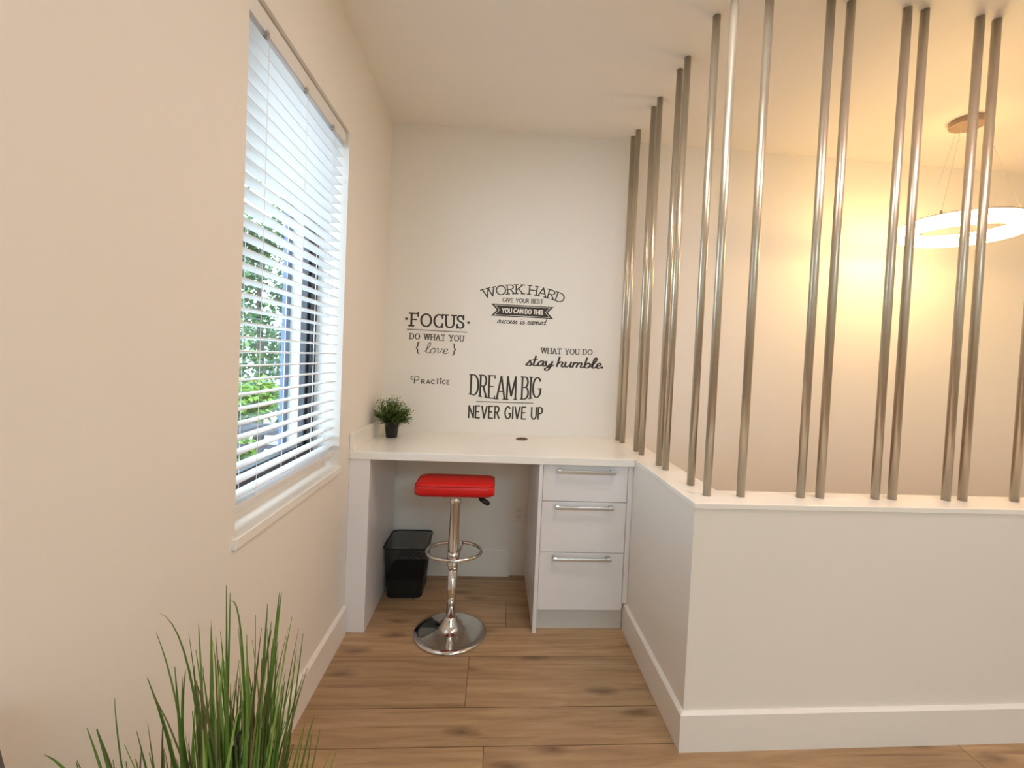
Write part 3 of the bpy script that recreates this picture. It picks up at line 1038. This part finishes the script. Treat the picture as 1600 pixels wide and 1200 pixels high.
def arch(X, Z, gz):
    h_ = 0.056
    a = (X - acx) / RC
    r_ = RC + gz * h_
    return acx + r_ * math.sin(a), acz + r_ * math.cos(a)


f('headline', text_mesh('WORK HARD', -0.092, 1.82, 0.412, 0.056, 0.0080, 0.0056, serif=0.012, gap=0.18, space=0.42, warp=arch))
f('second_line', text_mesh('GIVE YOUR BEST', 0.027, 1.763, 0.284, 0.0255, 0.0042, gap=0.24, space=0.5, z1=1.766))
f('banner', poly([(-0.045, 1.749), (0.355, 1.748), (0.318, 1.710), (0.355, 1.672), (-0.045, 1.672), (-0.009, 1.711)]))
bl_ = bmesh.new()
for seg in ([(-0.022, 1.7415), (0.332, 1.7405)], [(-0.022, 1.6795), (0.332, 1.6795)], [(-0.022, 1.7415), (0.008, 1.711), (-0.022, 1.6795)], [(0.332, 1.7405), (0.302, 1.710), (0.332, 1.6795)]):
    ink_stroke(bl_, seg, 0.0030, 0.0030, D - 0.0014)
o = f('banner_outline', bl_, INKW)
o = f('banner_text', text_mesh('YOU CAN DO THIS', 0.026, 1.697, 0.286, 0.026, 0.0062, gap=0.28, space=0.42, y_=D - 0.0014), INKW)
o['label'] = 'white lettering on the dark ribbon'
f('script_line', text_mesh('success is earned', -0.004, 1.628, 0.308, 0.040, 0.0050, 0.0030, SCRIPT, gap=0.0, space=0.42, slant=0.25, z1=1.630, smooth=True))

# stay humble.
_, f = decal('wall_lettering', 'black wall lettering WHAT YOU DO over bold script stay humble', 0.45, 1.40)
f('second_line', text_mesh('WHAT YOU DO', 0.288, 1.448, 0.618, 0.034, 0.0056, 0.0032, serif=0.0062, gap=0.30, space=0.62, z1=1.453))
f('script_line', text_mesh('stay humble.', 0.190, 1.366, 0.698, 0.066, 0.0125, 0.0062, SCRIPT, gap=0.0, space=0.20, slant=0.20, z1=1.368, smooth=True))

# Practice
_, f = decal('wall_lettering', 'small black whimsical wall lettering Practice above the potted plant', -0.41, 1.24)
pr = bmesh.new()
for stk in ([(-0.508, 1.221), (-0.505, 1.262)], spline([(-0.531, 1.262), (-0.515, 1.268), (-0.490, 1.266), (-0.479, 1.255), (-0.486, 1.244), (-0.505, 1.241)], 6), spline([(-0.524, 1.255), (-0.529, 1.249), (-0.521, 1.245), (-0.507, 1.247)], 5)):
    ink_stroke(pr, stk, 0.0054, 0.0034, D - 0.0008)
f('capital_letter', pr)
items = [('R', -0.463, -0.443), ('A', -0.431, -0.411), ('C', -0.402, -0.382), ('T', -0.374, -0.352), ('C', -0.332, -0.314), ('E', -0.304, -0.289)]
rp = bmesh.new()
for ch, a, b in items:
    g_ = CAPS[ch]
    for stk in g_[1]:
        ink_stroke(rp, [(a + p * (b - a) / g_[0], 1.222 + 0.008 * (a + 0.463) / 0.17 * 0.5 + q * (0.024 if ch != 'T' else 0.031)) for p, q in stk], 0.0056, 0.0040, D - 0.0008)
ink_stroke(rp, [(-0.343, 1.226), (-0.343, 1.246)], 0.0056, 0.005, D - 0.0008)
rp.faces.new([rp.verts.new((-0.343 + 0.0066 * math.cos(2 * PI * k / 10), D - 0.0008, 1.256 + 0.0066 * math.sin(2 * PI * k / 10))) for k in range(10)])
f('letters', rp)

# DREAM BIG
_, f = decal('wall_lettering', 'tall black wall lettering DREAM BIG over NEVER GIVE UP, above the desk', 0.07, 1.15)


def sag(X, Z, gz):
    t = (X - 0.07) / 0.23
    low = 0.026 * (1 - t * t)
    return X, Z - (1 - gz) * low


f('headline', text_mesh('DREAM BIG', -0.152, 1.169, 0.296, 0.122, 0.0120, 0.0068, serif=0.010, gap=0.22, space=0.42, warp=sag))
f('rule', bar(-0.113, 1.122, 0.251, 1.125, 0.0045))
f('second_line', text_mesh('NEVER GIVE UP', -0.158, 1.017, 0.312, 0.076, 0.0100, 0.0085, gap=0.30, space=0.55, z1=1.023))

# ---------------------------------------------------------------- tall grass plant in the foreground
gx, gy = -0.445, 0.80
gp = thing('grass_plant', 'tall artificial grass plant in the left foreground by the wall', 'plant', (gx, gy, 0))
pot = lathe(bmesh.new(), [(0.085, 0.001), (0.09, 0.004), (0.115, 0.235), (0.118, 0.24), (0.118, 0.25), (0.108, 0.25), (0.105, 0.225), (0.0, 0.222)], 40, cap=False)
obj('pot', pot, mat('grey_pot', lin((0.28, 0.27, 0.27)), 0.6, vary=0.06), gp, smooth=True)
rg = random.Random(21)
gb = bmesh.new()
glay = gb.loops.layers.color.new('tone')
gd = bmesh.new()
gdl = gd.loops.layers.color.new('tone')


def blade(bm, lay, p0, p1, p2, w, tone, n=9):
    """A tapering folded blade along a quadratic curve."""
    p0, p1, p2 = Vector(p0), Vector(p1), Vector(p2)
    view = Vector((0.45, -0.85, 0.0))
    a = rg.uniform(-1.0, 1.0)
    prev = None
    for i in range(n + 1):
        t = i / n
        p = p0 * (1 - t) ** 2 + p1 * 2 * t * (1 - t) + p2 * t * t
        tg = (p1 - p0) * (1 - t) + (p2 - p1) * t
        s = tg.cross(view).normalized()
        s = (Matrix.Rotation(a, 3, tg.normalized()) @ s)
        ww = w * (1 - t) ** 0.75 * 0.5 + 0.0005
        dn = tg.cross(s).normalized() * ww * 0.35
        cur = [bm.verts.new(p - s * ww), bm.verts.new(p + dn), bm.verts.new(p + s * ww)]
        if prev:
            for k in (0, 1):
                fc = bm.faces.new([prev[k], prev[k + 1], cur[k + 1], cur[k]])
                for lp in fc.loops:
                    lp[lay] = (tone, tone, tone, 1)
        prev = cur


def W(x, y_, z):
    return Vector((x - gx, y_ - gy, z))


# blades that stand out, tip positions in the room
named = [
    # (base x, base y, ctrl x, ctrl y, ctrl z, tip x, tip y, tip z, width)
    (-0.440, 0.80, -0.440, 0.80, 0.80, -0.449, 0.80, 0.992, 0.005),
    (-0.445, 0.80, -0.440, 0.80, 0.78, -0.442, 0.80, 0.979, 0.005),
    (-0.380, 0.80, -0.405, 0.80, 0.98, -0.440, 0.80, 0.965, 0.005),
    (-0.400, 0.80, -0.375, 0.80, 0.78, -0.356, 0.80, 0.981, 0.012),
    (-0.395, 0.80, -0.385, 0.80, 0.75, -0.379, 0.80, 0.960, 0.011),
    (-0.390, 0.80, -0.375, 0.80, 0.75, -0.364, 0.81, 0.975, 0.010),
    (-0.440, 0.79, -0.470, 0.79, 0.93, -0.552, 0.79, 0.949, 0.009),
    (-0.455, 0.80, -0.500, 0.80, 0.76, -0.562, 0.80, 0.908, 0.006),
    (-0.450, 0.81, -0.490, 0.81, 0.76, -0.515, 0.81, 0.900, 0.006),
    (-0.450, 0.80, -0.480, 0.80, 0.76, -0.493, 0.80, 0.925, 0.006),
    (-0.445, 0.80, -0.470, 0.80, 0.76, -0.472, 0.80, 0.920, 0.006),
    (-0.475, 0.79, -0.520, 0.79, 0.70, -0.506, 0.79, 0.850, 0.006),
    (-0.520, 0.76, -0.575, 0.74, 0.72, -0.580, 0.74, 0.84, 0.007),
    (-0.515, 0.76, -0.580, 0.74, 0.68, -0.612, 0.73, 0.80, 0.008),
    (-0.520, 0.76, -0.570, 0.74, 0.68, -0.598, 0.73, 0.798, 0.007),
    (-0.525, 0.75, -0.580, 0.72, 0.73, -0.645, 0.70, 0.785, 0.008),
    (-0.560, 0.74, -0.610, 0.72, 0.66, -0.640, 0.72, 0.705, 0.006),
    (-0.600, 0.73, -0.600, 0.71, 0.68, -0.575, 0.70, 0.73, 0.006),
    (-0.360, 0.82, -0.340, 0.82, 0.72, -0.325, 0.82, 0.895, 0.006),
    (-0.365, 0.82, -0.350, 0.82, 0.70, -0.336, 0.82, 0.865, 0.006),
    (-0.350, 0.82, -0.325, 0.82, 0.66, -0.300, 0.82, 0.745, 0.006),
]
for bx_, by_, c1, c2, c3, t1, t2, t3, w_ in named:
    blade(gb, glay, W(gx + (bx_ - gx) * 0.7, gy + (by_ - gy) * 0.7, 0.225), W(c1, c2, c3), W(t1, t2, t3), w_ * 1.25, rg.uniform(0.25, 0.6), 14)
# dense tufts
for (tx, ty, spread, n_, zlo, zhi, lean) in ((-0.452, 0.80, 0.030, 95, 0.66, 0.90, 0.0), (-0.388, 0.80, 0.020, 85, 0.68, 0.94, 0.02), (-0.530, 0.76, 0.030, 36, 0.55, 0.76, -0.05), (-0.345, 0.81, 0.022, 16, 0.58, 0.80, 0.03), (-0.44, 0.76, 0.055, 40, 0.50, 0.74, 0.0), (-0.49, 0.79, 0.02, 22, 0.56, 0.78, -0.02)):
    for i in range(n_):
        ax, ay = rg.gauss(0, spread), rg.gauss(0, spread)
        h = rg.uniform(zlo, zhi)
        x1, y1 = tx + ax, ty + ay
        ex_ = x1 + lean * rg.random() + rg.gauss(0, 0.028)
        ex_ = max(ex_, XL + 0.03)
        bmx, ll = (gd, gdl) if rg.random() < 0.30 else (gb, glay)
        blade(bmx, ll, W(gx + (x1 - gx) * 0.6, gy + (y1 - gy) * 0.6, 0.225), W(x1, y1, h * 0.72), W(ex_, y1 + rg.gauss(0, 0.02), h), rg.uniform(0.005, 0.013), rg.random())
obj('grass_blades', gb, GRASS, gp)
o = obj('dry_blades', gd, GRASSD, gp)
o['label'] = 'thin brownish blades among the green ones'
obj('dark_stem', tube(bmesh.new(), [W(-0.427, 0.77, 0.225), W(-0.430, 0.77, 0.50), W(-0.426, 0.775, 0.66), W(-0.418, 0.78, 0.72), W(-0.408, 0.79, 0.75)], 0.004, 8, radii=[0.005, 0.005, 0.004, 0.003, 0.0015]), BLACKP, gp, smooth=True)

# ---------------------------------------------------------------- dark grey tapered bin at the photo's lower left corner
hp = thing('storage_bin', 'slim dark grey upright bin against the left wall at the lower left corner', 'bin', (-0.6475, 0.40, 0))
lo = []
for z, yf in ((0.001, 0.212), (0.80, 0.212), (0.85, 0.208), (0.900, 0.198)):
    lo.append([(x, y_ + (yf - 0.195) / 2 , z) for x, y_ in rrect(0.095, 0.195 + yf, 0.012, 4)])
obj('body', loft(bmesh.new(), lo), GREYF, hp)
lo = []
for z, yf in ((0.9005, 0.198), (0.918, 0.194), (0.922, 0.188)):
    lo.append([(x, y_ + (yf - 0.195) / 2, z) for x, y_ in rrect(0.095 - (0.198 - yf), 0.195 + yf, 0.012, 4)])
obj('lid', loft(bmesh.new(), lo), GREYF, hp)

# ---------------------------------------------------------------- outside the window
gnd = B(-16, XL - WT - 0.03, 0.0, 22, -0.45, -0.25)
gnd = struct('ground', gnd, GROUND)
fn = thing('garden_fence', 'dark painted rail fence in the garden seen through the blind', 'fence', (-2.4, 4.5, -0.25))


def fp(name, bm, m):
    o = obj(name, bm, m, fn)
    o.matrix_parent_inverse = Matrix.Translation(-fn.location)
    return o


fp('top_rail', B(-4.2, -1.3, 4.46, 4.58, 0.56, 0.655), RAILM)
for z in (0.417, 0.235, 0.055):
    fp('rail', B(-4.2, -1.3, 4.50, 4.54, z, z + 0.036), RAILM)
for x in (-4.18, -3.2, -2.25, -1.34):
    fp('post', B(x - 0.02, x + 0.02, 4.496, 4.545, -0.249, 0.56), RAILM)


def tree(name, label, x, y_, h, cr, n, m, seed, z0=-0.25, cat='tree', low=0.25, leaf=0.11, group=None):
    t = thing(name, label, cat, (x, y_, z0), group)
    r_ = random.Random(seed)
    obj('trunk', tube(bmesh.new(), [(0, 0, 0), (0.05, 0, h * 0.3), (-0.03, 0.02, h * 0.6), (0, 0, h * 0.85)], 0.06, 10, radii=[0.035 * h / 2, 0.028 * h / 2, 0.018 * h / 2, 0.006]), BARK, t, smooth=True)
    bm = bmesh.new()
    lay = bm.loops.layers.color.new('tone')
    blobs = [(r_.uniform(-cr, cr) * 0.7, r_.uniform(-cr, cr) * 0.7, h * r_.uniform(low + 0.08, 0.95), cr * r_.uniform(0.3, 0.55)) for _ in range(14)]
    for i in range(n):
        bx, by, bz, brr = blobs[r_.randrange(len(blobs))]
        v = Vector((r_.gauss(0, 1), r_.gauss(0, 1), r_.gauss(0, 1))).normalized() * brr * r_.uniform(0.5, 1.0)
        p = Vector((bx, by, bz)) + v
        d_ = Vector((r_.gauss(0, 1), r_.gauss(0, 1), r_.gauss(0, 0.7) - 0.3))
        add_leaf(bm, lay, p, d_, leaf * r_.uniform(0.6, 1.3), leaf * 0.55, r_.random())
    obj('foliage', bm, m, t)
    return t


tree('garden_tree', 'leafy green tree right behind the garden fence', -3.35, 6.6, 3.8, 0.95, 6500, TREEL, 1, low=-0.05)
tree('garden_tree', 'darker green tree standing further back in the garden', -6.6, 10.5, 5.6, 1.5, 5000, TREEL, 2, low=-0.05, leaf=0.16)
tree('garden_tree', 'green tree at the far right of the garden view, close to the window frame', -3.55, 9.0, 5.0, 1.2, 4500, TREEL, 5, low=-0.05, leaf=0.14)
tree('garden_shrub', 'bright yellow green shrub just behind the garden fence', -2.85, 5.15, 1.5, 0.42, 2200, TREEY, 3, cat='shrub', low=0.2, leaf=0.10)
tree('garden_shrub', 'yellow green shrub beside the garden fence, further right', -1.85, 5.15, 1.25, 0.38, 1600, TREEY, 6, cat='shrub', low=0.2, leaf=0.09)
